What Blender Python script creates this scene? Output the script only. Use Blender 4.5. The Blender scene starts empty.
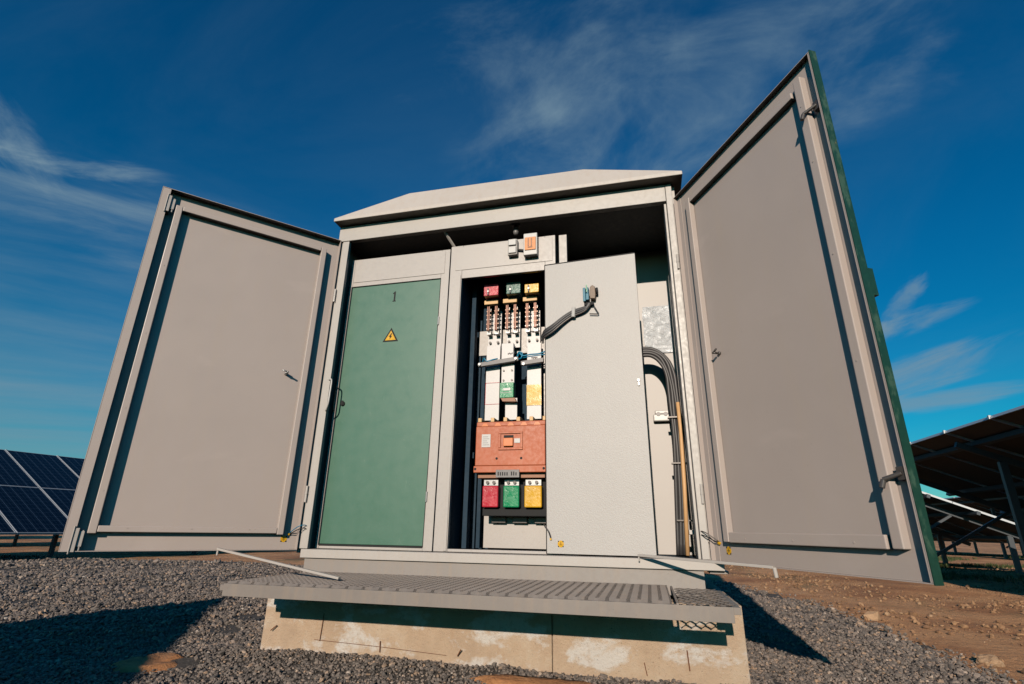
import bpy, bmesh, math, random
import numpy as np
from mathutils import Vector, Matrix, noise
random.seed(7); rng = np.random.default_rng(7)
S = bpy.context.scene
COL = S.collection
R = math.radians
GZ = -0.56                                   # ground level; z = 0 is the lower edge of the kiosk doors

# ------------------------------------------------------------------ materials
class NT:
    def __init__(s, name):
        s.m = bpy.data.materials.new(name); s.m.use_nodes = True
        s.t = s.m.node_tree; s.n = s.t.nodes; s.b = s.n['Principled BSDF']
    def N(s, typ, **k):
        n = s.n.new(typ)
        for a, v in k.items():
            if a in n.inputs.keys() if hasattr(n.inputs, 'keys') else False: n.inputs[a].default_value = v
            else: setattr(n, a, v)
        return n
    def L(s, a, b): s.t.links.new(a, b)
    def coord(s, kind='Object', scale=(1, 1, 1)):
        tc = s.n.new('ShaderNodeTexCoord'); mp = s.n.new('ShaderNodeMapping')
        mp.inputs['Scale'].default_value = scale; s.L(tc.outputs[kind], mp.inputs['Vector']); return mp.outputs['Vector']
    def noise(s, vec, scale, detail=4, rough=.55, dist=0):
        n = s.n.new('ShaderNodeTexNoise'); n.inputs['Scale'].default_value = scale; n.inputs['Detail'].default_value = detail
        n.inputs['Roughness'].default_value = rough; n.inputs['Distortion'].default_value = dist
        s.L(vec, n.inputs['Vector']); return n.outputs['Fac']
    def ramp(s, fac, stops, interp='LINEAR'):
        r = s.n.new('ShaderNodeValToRGB'); r.color_ramp.interpolation = interp
        e = r.color_ramp.elements
        while len(e) < len(stops): e.new(0.5)
        for i, (p, c) in enumerate(stops):
            e[i].position = p; e[i].color = (*c, 1) if not isinstance(c, (int, float)) else (c, c, c, 1)
        s.L(fac, r.inputs['Fac']); return r.outputs['Color']
    def mix(s, fac, a, b):
        m = s.n.new('ShaderNodeMix'); m.data_type = 'RGBA'
        for v, i in ((a, 6), (b, 7)):
            if isinstance(v, tuple): m.inputs[i].default_value = (*v, 1)
            else: s.L(v, m.inputs[i])
        if isinstance(fac, (int, float)): m.inputs[0].default_value = fac
        else: s.L(fac, m.inputs[0])
        return m.outputs[2]
    def math(s, op, a, b=0.0):
        m = s.n.new('ShaderNodeMath'); m.operation = op
        for v, i in ((a, 0), (b, 1)):
            if isinstance(v, (int, float)): m.inputs[i].default_value = v
            else: s.L(v, m.inputs[i])
        return m.outputs[0]
    def bump(s, h, strength=.3, dist=.01):
        b = s.n.new('ShaderNodeBump'); b.inputs['Strength'].default_value = strength; b.inputs['Distance'].default_value = dist
        s.L(h, b.inputs['Height']); s.L(b.outputs['Normal'], s.b.inputs['Normal'])
    def set(s, **k):
        for a, v in k.items():
            a = a.replace('_', ' ')
            if isinstance(v, tuple): s.b.inputs[a].default_value = (*v, 1)
            elif isinstance(v, (int, float)): s.b.inputs[a].default_value = v
            else: s.L(v, s.b.inputs[a])
        return s.m

def painted(name, col, rough=.45, var=.08, dust=.25, dustcol=(.42, .32, .22), bumpk=.12, fine=900, spec=.5):
    t = NT(name); v = t.coord('Object')
    n1 = t.noise(v, 3.0, 5); n2 = t.noise(t.coord('Object', (9, 9, .8)), 3.0, 6, .65); n3 = t.noise(v, 45, 3)
    dark = tuple(c * (1 - var * 1.6) for c in col); lite = tuple(min(1, c * (1 + var)) for c in col)
    c = t.mix(n1, dark, lite)
    f = t.ramp(n2, [(.48, 0.), (.85, dust)])
    c = t.mix(f, c, dustcol)
    sp = t.ramp(t.noise(v, 120, 2), [(.70, 0.), (.78, dust * 1.2)])
    c = t.mix(sp, c, tuple(x * .55 for x in col))
    r = t.ramp(n3, [(.3, rough - .08), (.7, rough + .12)])
    t.bump(t.noise(v, fine, 2), bumpk, .002)
    return t.set(Base_Color=c, Roughness=r, Specular_IOR_Level=spec)

def scuffed(name, col, lite):
    t = NT(name); v = t.coord('Object'); n = t.noise(v, 30, 6, .7, .5)
    c = t.mix(t.ramp(t.noise(v, 12, 4), [(.3, 0.), (.7, 1.)]), tuple(x * .75 for x in col), col)
    c = t.mix(t.ramp(n, [(.62, 0.), (.70, .30)]), c, lite); t.bump(n, .35, .006)
    return t.set(Base_Color=c, Roughness=t.ramp(n, [(.4, .22), (.7, .5)]))
def plain(name, col, rough=.5, metal=0., var=.12, scale=40, bumpk=.1):
    t = NT(name); v = t.coord('Object'); n = t.noise(v, scale, 4)
    c = t.mix(n, tuple(x * (1 - var) for x in col), tuple(min(1, x * (1 + var)) for x in col))
    t.bump(n, bumpk, .003)
    return t.set(Base_Color=c, Roughness=rough, Metallic=metal)

M = {}
M['door'] = painted('grey_door_paint', (.425, .36, .328), .42, .05, .16, (.46, .38, .30))
def worn(name, col):
    t = NT(name); v = t.coord('Object')
    c = t.mix(t.noise(v, 2.2, 5), tuple(x * .93 for x in col), tuple(x * 1.05 for x in col))
    c = t.mix(t.ramp(t.noise(t.coord('Object', (5, 5, .5)), 2.5, 6, .65), [(.50, 0.), (.8, .30)]), c, (.46, .375, .30))
    c = t.mix(t.ramp(t.noise(t.coord('Object', (1, 1, 2.5)), 2.0, 5, .6, .4), [(.60, 0.), (.68, .16)]), c, tuple(x * 1.25 for x in col))
    c = t.mix(t.ramp(t.noise(t.coord('Object', (1.5, 1.5, 60)), 2.2, 3, .6, .3), [(.74, 0.), (.76, .22)]), c, tuple(x * .62 for x in col))
    c = t.mix(t.ramp(t.noise(v, 75, 3), [(.72, 0.), (.76, .5)]), c, tuple(x * .5 for x in col))
    t.bump(t.noise(v, 3.2, 3), .10, .02)
    return t.set(Base_Color=c, Roughness=t.ramp(t.noise(v, 7, 5), [(.3, .36), (.7, .52)]))
M['door'] = worn('weathered_grey_door_paint', (.445, .376, .342))
M['shell'] = painted('grey_shell_paint', (.43, .395, .365), .42, .06, .18, (.36, .28, .2))
M['wallpaint'] = plain('smooth_wall_paint', (.43, .405, .385), .5, 0, .04, 3, .02)
M['board'] = painted('switchboard_paint', (.42, .385, .36), .38, .04, .08)
M['roof'] = painted('roof_paint', (.49, .44, .40), .5, .06, .45, (.42, .33, .25))
M['inner'] = painted('shaded_interior', (.022, .045, .070), .7, .2, .03, spec=.15)  # interior paint darkened to navy so the colour carries the shade inside
M['ceiling'] = painted('shaded_dusty_soffit', (.10, .10, .105), .6, .12, .2)  # grey soffit paint darkened for the shade under the roof, plus dust
M['base'] = painted('worn_grey_steel', (.27, .24, .22), .5, .10, .35, (.36, .25, .16))
M['steel'] = painted('platform_steel', (.215, .185, .165), .5, .12, .35, (.34, .24, .16))
M['mesh'] = painted('galvanised_mesh', (.235, .205, .185), .5, .2, .4, (.36, .26, .18))
M['zinc'] = plain('zinc', (.34, .335, .33), .4, .6, .25, 80)
M['black'] = plain('black_rubber', (.006, .006, .007), .75)
M['dkmetal'] = plain('dark_metal', (.10, .09, .085), .4, .5)
M['cable'] = plain('cable_sheath', (.05, .048, .05), .45)
M['white'] = plain('white_plastic', (.50, .48, .46), .35, 0, .04)
M['whiteplate'] = plain('white_painted_busbar', (.56, .53, .52), .4, 0, .06, 60)
M['red'] = scuffed('red_plastic', (.50, .02, .04), (.62, .22, .25))
M['green'] = scuffed('green_plastic', (.0, .24, .09), (.16, .42, .30))
M['dkgreen'] = scuffed('dark_green_plastic', (.0, .09, .06), (.05, .22, .17))
M['yellow'] = scuffed('yellow_plastic', (.70, .38, .012), (.78, .56, .20))
M['copper'] = plain('copper', (.20, .095, .065), .4, .4, .45, 160)
M['beige'] = plain('beige_insulator', (.62, .38, .17), .5)
M['bronze'] = plain('brown_bakelite', (.28, .12, .06), .5)
M['breaker'] = painted('orange_breaker_plastic', (.45, .115, .048), .5, .14, .25, (.50, .24, .13), .12, 400)
M['breaker2'] = plain('orange_moulding', (.62, .17, .04), .4)
M['tag'] = plain('engraved_plate', (.16, .15, .15), .45, .1)
M['bluewire'] = plain('blue_wire', (.0, .17, .30), .4)
M['tan'] = plain('tan_conduit', (.60, .36, .17), .55)
M['tanlabel'] = plain('orange_lens', (.66, .26, .09), .25)
M['teal'] = plain('teal_plastic', (.0, .13, .20), .45)
M['olive'] = plain('olive_brown_plastic', (.17, .11, .07), .5, 0, .4, 90)
M['rustytin'] = plain('tarnished_tin', (.30, .20, .15), .4, .6, .4, 200)
M['rust'] = plain('rusty_wire', (.14, .05, .02), .8)

# textured powder coat on the inner door
t = NT('textured_powder_coat'); v = t.coord('Object'); n = t.noise(v, 150, 3); n0 = t.noise(v, 4, 4)
c = t.mix(n0, (.405, .385, .368), (.455, .43, .41)); c = t.mix(t.ramp(n, [(.35, 0.), (.65, .22)]), c, (.33, .31, .295))
t.bump(t.noise(v, 170, 3), .42, .003); M['texdoor'] = t.set(Base_Color=c, Roughness=.5)

# green door paint
t = NT('green_door_paint'); v = t.coord('Object'); n0 = t.noise(t.coord('Object', (1, 1, .5)), 3, 5)
c = t.mix(n0, (.056, .140, .096), (.060, .148, .102)); c = t.mix(t.ramp(t.noise(v, 160, 2), [(.68, 0.), (.8, .35)]), c, (.26, .30, .24))
sc = t.noise(t.coord('Object', (14, 14, 2.2)), 4, 6, .7)
c = t.mix(t.ramp(sc, [(.64, 0.), (.72, .22)]), c, (.25, .33, .26))
t.bump(t.noise(v, 7, 2), .06, .01); M['greendoor'] = t.set(Base_Color=c, Roughness=t.ramp(t.noise(v, 12, 4), [(.3, .36), (.7, .46)]), Specular_IOR_Level=.65)

# exterior green with chips
t = NT('chipped_green_edge'); v = t.coord('Object', (1, 1, .45)); n = t.noise(v, 14, 6, .7); n2 = t.noise(t.coord('Object'), 60, 5, .7)
c = t.mix(n2, (.002, .024, .018), (.010, .062, .040))
c = t.mix(t.ramp(n, [(.55, 0.), (.62, .5)]), c, (.07, .13, .09))
c = t.mix(t.ramp(t.noise(t.coord('Object', (1, 1, .5)), 9, 7, .72), [(.63, 0.), (.65, .9)]), c, (.36, .22, .09))
M['extgreen'] = t.set(Base_Color=c, Roughness=.5)

# white foil
t = NT('crinkled_foil'); v = t.coord('Object'); n = t.noise(v, 16, 5, .6, 1.5)
t.bump(n, .8, .035); M['foil'] = t.set(Base_Color=t.mix(n, (.46, .50, .54), (.66, .68, .70)), Roughness=.4, Metallic=.15)

# concrete
t = NT('stained_concrete'); v = t.coord('Object')
c = t.ramp(t.noise(v, 6, 8, .68), [(.25, (.35, .225, .135)), (.5, (.48, .33, .21)), (.75, (.57, .45, .33))])
edge = t.noise(v, 30, 6, .75)
w1 = t.math('ADD', t.noise(t.coord('Object', (1, 1, 1.9)), 3.6, 6, .6, .35), t.math('MULTIPLY', t.math('SUBTRACT', edge, .5), .22))
c = t.mix(t.ramp(w1, [(.525, 0.), (.60, .85)]), c, (.63, .60, .57))
c = t.mix(t.ramp(t.noise(v, 48, 6, .75), [(.54, 0.), (.66, .5)]), c, (.30, .20, .13))
c = t.mix(t.ramp(t.noise(t.coord('Object', (7, 7, 1)), 3, 6, .65), [(.58, 0.), (.74, .45)]), c, (.40, .22, .10))
c = t.mix(.22, c, (.50, .44, .38)); c = t.mix(t.ramp(t.noise(v, 130, 3), [(.66, 0.), (.72, .7)]), c, (.14, .10, .075))
t.bump(t.noise(v, 60, 9, .8), .8, .014); M['concrete'] = t.set(Base_Color=c, Roughness=.92)

# soil
t = NT('orange_soil'); v = t.coord('Object'); 
c = t.ramp(t.noise(v, .9, 8, .65), [(.3, (.22, .095, .042)), (.46, (.46, .205, .085)), (.60, (.66, .34, .155))])
c = t.mix(t.ramp(t.noise(t.coord('Object', (1, .35, 1)), .55, 6, .7), [(.56, 0.), (.66, .8)]), c, (.10, .10, .035))
c = t.mix(t.ramp(t.noise(v, 22, 6, .7), [(.5, 0.), (.75, .5)]), c, (.19, .082, .036))
t.bump(t.noise(v, 16, 9, .7), .8, .05); M['soil'] = t.set(Base_Color=c, Roughness=.95)
t = NT('gravel_bed'); v = t.coord('Object')
c = t.ramp(t.noise(v, 60, 6, .7), [(.3, (.05, .042, .036)), (.6, (.15, .125, .105)), (.8, (.25, .2, .16))])
c = t.mix(t.ramp(t.noise(v, 2.2, 5, .6), [(.60, 0.), (.70, .8)]), c, (.33, .18, .09))
t.bump(t.noise(v, 70, 6, .8), 1., .03); M['gravelbed'] = t.set(Base_Color=c, Roughness=.95)
def stonemat(name, stops):
    t = NT(name); a = t.n.new('ShaderNodeAttribute'); a.attribute_name = 'tint'
    c = t.ramp(a.outputs['Fac'], stops); c = t.mix(t.ramp(t.noise(t.coord('Object'), 160, 3), [(.4, 0.), (.7, .35)]), c, (.08, .065, .055))
    return t.set(Base_Color=c, Roughness=.85)
M['stone'] = stonemat('crushed_stone', [(0, (.075, .065, .06)), (.4, (.17, .142, .122)), (.68, (.27, .215, .18)), (.85, (.38, .25, .16)), (1, (.54, .49, .44))])
M['clod'] = stonemat('soil_clods', [(0, (.20, .10, .05)), (.6, (.36, .20, .10)), (1, (.46, .30, .18))])
t = NT('grass_blades'); a = t.n.new('ShaderNodeAttribute'); a.attribute_name = 'tint'
M['grass'] = t.set(Base_Color=t.ramp(a.outputs['Fac'], [(0, (.02, .045, .012)), (1, (.09, .11, .03))]), Roughness=.7)

# solar cells
t = NT('solar_cells'); tc = t.n.new('ShaderNodeTexCoord'); sx = t.n.new('ShaderNodeSeparateXYZ'); t.L(tc.outputs['Object'], sx.inputs[0])
def lines(out, period, width, off=0.0):
    f = t.math('FRACT', t.math('ADD', t.math('DIVIDE', out, period), off)); d = t.math('ABSOLUTE', t.math('SUBTRACT', f, .5))
    return t.math('GREATER_THAN', d, .5 - width / period / 2)
gx = lines(sx.outputs['X'], .165, .006); gy = lines(sx.outputs['Y'], .168, .009)
bus = lines(sx.outputs['Y'], .056, .0035, .5)
c = t.mix(t.noise(tc.outputs['Object'], 3, 2), (.0012, .0026, .008), (.002, .0045, .013))
c = t.mix(t.math('MULTIPLY', bus, .35), c, (.08, .11, .15)); c = t.mix(t.math('MULTIPLY', gx, .5), c, (.05, .08, .12)); c = t.mix(t.math('MULTIPLY', gy, .75), c, (.07, .11, .16))
M['cells'] = t.set(Base_Color=c, Roughness=.2, Specular_IOR_Level=.10)
M['backsheet'] = plain('shaded_backsheet', (.03, .025, .022), .6)  # near-black colour stands in for shade on the module undersides
M['alu'] = plain('module_frame', (.58, .59, .60), .45, .3)
M['galv'] = plain('shaded_galvanised_steel', (.07, .08, .09), .5, .3)  # steel colour darkened to hold the shade beneath the solar tables

# ------------------------------------------------------------------ mesh builder
ORG = {}
class MB:
    def __init__(s): s.v = []; s.f = []
    def add(s, vs, fs, mat=None):
        o = len(s.v)
        for p in vs: s.v.append(tuple(mat @ Vector(p)) if mat is not None else tuple(p))
        s.f += [tuple(i + o for i in f) for f in fs]; return s
    def box(s, x0, x1, y0, y1, z0, z1, mat=None):
        return s.add([(x0, y0, z0), (x1, y0, z0), (x1, y1, z0), (x0, y1, z0), (x0, y0, z1), (x1, y0, z1), (x1, y1, z1), (x0, y1, z1)],
                     [(0, 3, 2, 1), (4, 5, 6, 7), (0, 1, 5, 4), (1, 2, 6, 5), (2, 3, 7, 6), (3, 0, 4, 7)], mat)
    def tube(s, pts, r, n=10, cap=True, mat=None):
        pts = [Vector(p) for p in pts]; rings = []; vs = []; fs = []; up = None
        for i, p in enumerate(pts):
            d = (pts[min(i + 1, len(pts) - 1)] - pts[max(i - 1, 0)]).normalized()
            if up is None: up = d.orthogonal().normalized()
            a = (up - d * up.dot(d)).normalized(); up = a; b = d.cross(a)
            rr = r[i] if isinstance(r, (list, tuple)) else r
            for k in range(n):
                w = 2 * math.pi * k / n; vs.append(tuple(p + (a * math.cos(w) + b * math.sin(w)) * rr))
        for i in range(len(pts) - 1):
            for k in range(n):
                fs.append((i * n + k, i * n + (k + 1) % n, (i + 1) * n + (k + 1) % n, (i + 1) * n + k))
        if cap: fs.append(tuple(range(n - 1, -1, -1))); fs.append(tuple((len(pts) - 1) * n + k for k in range(n)))
        return s.add(vs, fs, mat)
    def bar(s, p0, p1, w, h, upv=(0, 0, 1)):
        p0 = Vector(p0); p1 = Vector(p1); d = (p1 - p0); L = d.length; d.normalize()
        x = Vector(upv).cross(d).normalized(); z = d.cross(x)
        m = Matrix((( x.x, d.x, z.x, p0.x), (x.y, d.y, z.y, p0.y), (x.z, d.z, z.z, p0.z), (0, 0, 0, 1)))
        return s.box(-w / 2, w / 2, 0, L, -h / 2, h / 2, m)
    def prism(s, poly, y0, y1, mat=None):          # poly in x,z
        n = len(poly); vs = [(x, y0, z) for x, z in poly] + [(x, y1, z) for x, z in poly]
        fs = [tuple(range(n)), tuple(range(2 * n - 1, n - 1, -1))] + [((i + 1) % n, i, i + n, (i + 1) % n + n) for i in range(n)]
        return s.add(vs, fs, mat)
    def build(s, name, mat, parent=None, loc=None, bevel=0.0, smooth=False, fix=True):
        if loc is not None: org = Vector(loc)
        elif parent is not None: org = ORG[parent.name]
        else: org = Vector((0, 0, 0))
        me = bpy.data.meshes.new(name); me.from_pydata([tuple(Vector(p) - org) for p in s.v], [], s.f)
        me.materials.append(M[mat] if isinstance(mat, str) else mat)
        if fix:
            bm = bmesh.new(); bm.from_mesh(me); bmesh.ops.recalc_face_normals(bm, faces=bm.faces); bm.to_mesh(me); bm.free()
        if smooth: me.polygons.foreach_set('use_smooth', [True] * len(me.polygons))
        o = bpy.data.objects.new(name, me); COL.objects.link(o)
        if parent is not None: o.parent = parent
        else: o.location = org
        ORG[o.name] = org
        if bevel:
            b = o.modifiers.new('bevel', 'BEVEL'); b.width = bevel; b.segments = 2; b.limit_method = 'ANGLE'; b.angle_limit = R(40)
        return o
def tag(o, label=None, cat=None, group=None, kind=None):
    if label: o['label'] = label
    if cat: o['category'] = cat
    if group: o['group'] = group
    if kind: o['kind'] = kind
    return o
def empty(name, loc, rz=0, local=False):
    o = bpy.data.objects.new(name, None); COL.objects.link(o); o.location = loc; o.rotation_euler = (0, 0, rz); o.empty_display_size = .2
    ORG[o.name] = Vector((0, 0, 0)) if local else Vector(loc); return o
def BX(*a): return MB().box(*a)
def font_mesh(name, text, size, mat, parent, M4, extrude=.0006):
    cu = bpy.data.curves.new(name, 'FONT'); cu.body = text; cu.size = size; cu.extrude = extrude; cu.align_x = 'CENTER'; cu.align_y = 'CENTER'
    tmp = bpy.data.objects.new('tmp', cu); COL.objects.link(tmp)
    dg = bpy.context.evaluated_depsgraph_get(); me = bpy.data.meshes.new_from_object(tmp.evaluated_get(dg))
    bpy.data.objects.remove(tmp); me.name = name; me.transform(M4)
    me.transform(Matrix.Translation(-ORG[parent.name])); me.materials.clear(); me.materials.append(M[mat])
    o = bpy.data.objects.new(name, me); COL.objects.link(o); o.parent = parent; ORG[o.name] = ORG[parent.name]; return o
def disc(mb, x, z, y0, y1, r, n=20, sx=1.):     # disc facing -y
    return mb.prism([(x + r * sx * math.cos(2 * math.pi * k / n), z + r * math.sin(2 * math.pi * k / n)) for k in range(n)], y0, y1)
def smooth_path(pts, n=6):
    P = [Vector(p) for p in pts]; P = [2 * P[0] - P[1]] + P + [2 * P[-1] - P[-2]]; out = []
    for i in range(1, len(P) - 2):
        for k in range(n):
            u = k / n; a, b, c, d = P[i - 1:i + 3]
            out.append(.5 * ((2 * b) + (c - a) * u + (2 * a - 5 * b + 4 * c - d) * u * u + (3 * b - a - 3 * c + d) * u ** 3))
    out.append(P[-2]); return out

# ------------------------------------------------------------------ kiosk
kiosk = tag(empty('electrical_kiosk', (1.2, .7, -.17)), 'large grey metal transformer kiosk with two tall outer doors swung open, on a concrete base', 'kiosk')
# shell walls, ceiling
BX(-.035, -.015, .03, 1.55, -.02, 2.30).build('side_wall', 'shell', kiosk)
BX(2.395, 2.425, .03, 1.55, -.045, 2.30).build('side_wall', 'shell', kiosk)
BX(-.03, 2.425, 1.551, 1.58, -.045, 2.30).build('back_wall', 'extgreen', kiosk)
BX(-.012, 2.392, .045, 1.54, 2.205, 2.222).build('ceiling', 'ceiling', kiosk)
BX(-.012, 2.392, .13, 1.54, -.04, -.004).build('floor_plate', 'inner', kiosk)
BX(1.62, 2.392, .70, .72, 0, 2.2).build('partition_wall', 'wallpaint', kiosk)
# front frame
f = MB()
f.box(.004, .056, 0, .03, .006, 2.172)
f.box(-.03, .003, .012, .028, .006, 2.17)
f.box(-.035, 2.365, -.004, .04, 2.174, 2.30)
f.box(2.367, 2.405, -.006, .03, .006, 2.30)
f.box(2.350, 2.365, .02, .14, .006, 2.172)
f.build('front_frame', 'shell', kiosk, bevel=.003)
f = MB(); f.box(.022, 2.47, -.014, .09, -.045, .004); f.build('sill', 'shell', kiosk, bevel=.003)
f = MB(); f.box(.045, 2.37, .004, .10, -.168, -.047); f.build('base_beam', 'base', kiosk, bevel=.002)
f = MB(); f.box(2.40, 2.49, .02, 1.2, -.06, -.047); f.build('base_flange', 'base', kiosk)
BX(.02, .045, .012, .022, 2.172, 2.20)
# roof
x0, x1, y0, y1, ze, zt = -.045, 2.475, -.085, 1.62, 2.345, 0
def roofp(h=0):
    return None
r = MB()
zb = 2.306; a0 = (-.045, -.085); 
V = [(-.045, -.085, zb), (2.475, -.085, zb), (2.475, 1.62, zb), (-.045, 1.62, zb),
     (-.045, -.085, zb + .026), (2.475, -.085, zb + .026), (2.475, 1.62, zb + .026), (-.045, 1.62, zb + .026),
     (.52, .0, 2.530), (1.828, .0, 2.520), (1.828, 1.5, 2.520), (.52, 1.5, 2.530)]
r.add(V, [(0, 1, 5, 4), (1, 2, 6, 5), (2, 3, 7, 6), (3, 0, 4, 7), (4, 5, 9, 8), (5, 6, 10, 9), (6, 7, 11, 10), (7, 4, 8, 11), (8, 9, 10, 11), (0, 3, 2, 1)])
r.build('roof', 'roof', kiosk, bevel=.004)

# outer doors ------------------------------------------------------
def outer_door(name, hx, ang, side, LEN, label):
    # local x runs from hinge to free edge, local y*side = direction away from the inner face
    dp = .0535 if side > 0 else .0285
    def Y(a, b): return (a, b) if side > 0 else (-b, -a)
    def bx(mb, s0, s1, n0, n1, z0, z1):          # n = height towards the inner side (0 = lip plane)
        if side > 0: return mb.box(s0, s1, n0, n1, z0, z1)
        return mb.box(s0, s1, -n1, -n0, z0, z1)
    H = 2.185
    mb = MB(); bx(mb, .012, LEN, -dp - .0035, -dp - .0005, -.004, H); leaf = mb.build('door', 'door', None, loc=(0, 0, 0))
    leaf.parent = kiosk; leaf.location = Vector((hx, 0, 0)) - ORG[kiosk.name]; leaf.rotation_euler = (0, 0, ang)
    ORG[leaf.name] = Vector((0, 0, 0)); leaf['label'] = label
    fl = MB()
    bx(fl, .012, LEN - .0025, -dp, 0, H - .006, H - .003); bx(fl, .012, LEN - .0025, -dp, 0, -.003, .0); bx(fl, .012, .015, -dp, 0, .001, H - .007); bx(fl, LEN - .006, LEN - .003, -dp, 0, .001, H - .007)
    bx(fl, .015, .05, -dp - .0002, -dp + .003, .001, H - .007)
    if side > 0: bx(fl, LEN - .050, LEN - .007, -.004, -.001, -.003, H - .008)
    else: bx(fl, LEN - .013, LEN - .007, -.004, -.001, .001, H - .008)
    fl.build('flange', 'door', leaf)
    sk = MB(); bx(sk, .010, LEN + (.002 if side < 0 else -.006), -dp - .006, -dp - .004, -.006, H + .002); 
    if side < 0: bx(sk, LEN - .0015, LEN + .002, -dp - .0038, .001, -.006, H + .002)
    sk.build('outer_skin', 'extgreen', leaf)
    bars = [((.103, .14, .085, 2.085), 'v'), ((1.028, 1.066, .085, 2.085), 'v'), ((.142, 1.026, 2.055, 2.085), 'h'), ((.142, 1.026, .092, .124), 'h')] if side > 0 else \
           [((.118, .178, .095, 2.075), 'v'), ((1.030, 1.092, .095, 2.105), 'v'), ((.180, 1.028, 2.040, 2.072), 'h'), ((.180, 1.028, .093, .140), 'h')]
    for (s0, s1, z0, z1), k in bars:
        mb = MB()
        if side > 0: bx(mb, s0, s1, -dp, -.010, z0, z1)
        elif k == 'v':   # hat section: splayed on the hinge side
            w = (s1 - s0); poly = [(s0, -dp), (s0 + w * .35, .006), (s1, .006), (s1, -dp)]
            vs = [(a, -n, z) for z in (z0, z1) for a, n in poly]
            mb.add(vs, [(0, 1, 2, 3), (7, 6, 5, 4), (0, 4, 5, 1), (1, 5, 6, 2), (2, 6, 7, 3), (3, 7, 4, 0)])
        else: bx(mb, s0, s1, -dp, .003, z0, z1)
        mb.build('stiffener', 'door' if side > 0 else 'door', leaf, bevel=.0035)
    # tiny rivets on the bars
    for z in (.3, .75, 1.2, 1.65, 1.95):
        s = 1.047 if side > 0 else 1.07
        rv = MB(); rv.tube([(s, side * (-.012 if side > 0 else .003), z), (s, side * (-.0085 if side > 0 else .0075), z)], .004, 8); rv.build('rivet', 'door', leaf)
    for s in (.3, .6, .9):
        rv = MB(); rv.tube([(s, side * (-.012 if side > 0 else .001), .112), (s, side * (-.0085 if side > 0 else .0045), .112)], .004, 8); rv.build('rivet', 'door', leaf)
    # latches on free edge
    for z in ((2.07, .05) if side > 0 else (1.905, .335)):
        mb = MB(); sgn = 1 if z > 1 else -1
        if side > 0:
            bx(mb, 1.098, 1.118, -.053, .005, z - .055, z + .06); bx(mb, 1.118, 1.123, -.053, .010, z - .065, z + .07)
            bx(mb, 1.075, 1.098, -.01, -.004, z - .03, z + .045)
            mb.tube([(1.083, side * -.012, z - .05), (1.083, side * -.012, z + .05)], .006, 8)
        else:
            bx(mb, 1.115, 1.150, -.053, -.006, z - .022, z + .022)
            mb.tube([(1.132, side * -.008, z), (1.085, side * .022, z - .018)], .008, 8)
            mb.tube([(1.085, side * .020, z - .018), (1.080, side * .028, z - .046)], .009, 8)
        mb.build('latch', 'shell' if side > 0 else 'dkmetal', leaf, bevel=.0015)
    # lock spindle
    mb = MB(); s, z = (.235, 1.10) if side > 0 else (.245, 1.045)
    mb.tube([(s, side * -(dp + .0005), z), (s, side * -.020, z)], .010, 12); mb.tube([(s, side * -.010, z), (s, side * .012, z)], .006, 10)
    if side > 0: mb.tube([(s, side * .006, z + .002), (s + .035, side * .006, z + .008)], .005, 8)
    else: mb.tube([(s - .01, side * .008, z), (s + .026, side * .010, z + .014)], .005, 8)
    mb.build('lock_spindle', 'dkmetal' if side < 0 else 'zinc', leaf, smooth=True)
    # hinges
    for z in (.33, 1.72):
        mb = MB(); mb.tube([(.006, side * .010, z - .05), (.006, side * .010, z + .05)], .008, 10); mb.tube([(.006, side * .010, z - .003), (.006, side * .010, z + .003)], .0095, 10)
        mb.build('hinge', 'shell', leaf, smooth=False)
    # earthing sticker
    s, z = (.088, .060) if side > 0 else (.125, .055)
    q = -dp; n0, n1 = q, q + .0012
    mb = MB(); 
    poly = [(s + .019 * math.cos(k * math.pi / 12), z + .019 * math.sin(k * math.pi / 12)) for k in range(24)]
    mb.prism(poly, *((n0, n1) if side > 0 else (-n1, -n0))); st = mb.build('earth_sticker', 'yellow', leaf)
    mk = MB(); n0, n1 = n1 + .0002, n1 + .0008
    for k in range(4):
        w = math.pi / 4 + k * math.pi / 2; cx, cz = s + .0195 * math.cos(w), z + .0195 * math.sin(w)
        bx(mk, cx - .0035, cx + .0035, n0, n1, cz - .0035, cz + .0035)
    bx(mk, s - .001, s + .001, n0, n1, z, z + .010); bx(mk, s - .009, s + .009, n0, n1, z - .001, z + .001); bx(mk, s - .006, s + .006, n0, n1, z - .005, z - .0035); bx(mk, s - .003, s + .003, n0, n1, z - .009, z - .0075)
    mk.build('earth_symbol', 'black', leaf)
    # earthing wires
    for dz, m_ in ((0, 'black'), (.018, 'bluewire' if side > 0 else 'dkmetal')):
        mb = MB(); e = (.062, side * (-dp + .006), .085 + dz * .5)
        mb.tube(smooth_path([(-.03, side * .02, .115 + dz), (-.005, side * .030, .125 + dz), (.03, side * .022, .115 + dz), e]), .0028, 6)
        mb.build('earth_wire', m_, leaf, smooth=True)
    mb = MB(); mb.tube([(.062, side * -(dp + .0005), .088), (.062, side * (-dp + .014), .088)], .006, 8); mb.tube([(.050, side * (-dp + .004), .098), (.066, side * (-dp + .008), .082)], .005, 8); mb.build('earth_bolt', 'yellow', leaf)
    return leaf
aL = .8428; aR = 1.0774
DL = outer_door('door', 0.0, math.pi + aL, 1, 1.163, 'tall grey outer door with rectangular stiffening bars, swung open to the left')
DR = outer_door('door', 2.404, -aR, -1, 1.163, 'tall grey outer door with green painted edge, swung open to the right')
mb = MB(); mb.box(1.10, 1.158, .036, .068, .985, 1.100); mb.box(1.105, 1.153, .0685, .074, 1.0, 1.085); mb.box(1.12, 1.140, .036, .062, .955, .984); mb.build('lock_box', 'extgreen', DR, bevel=.003)
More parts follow.
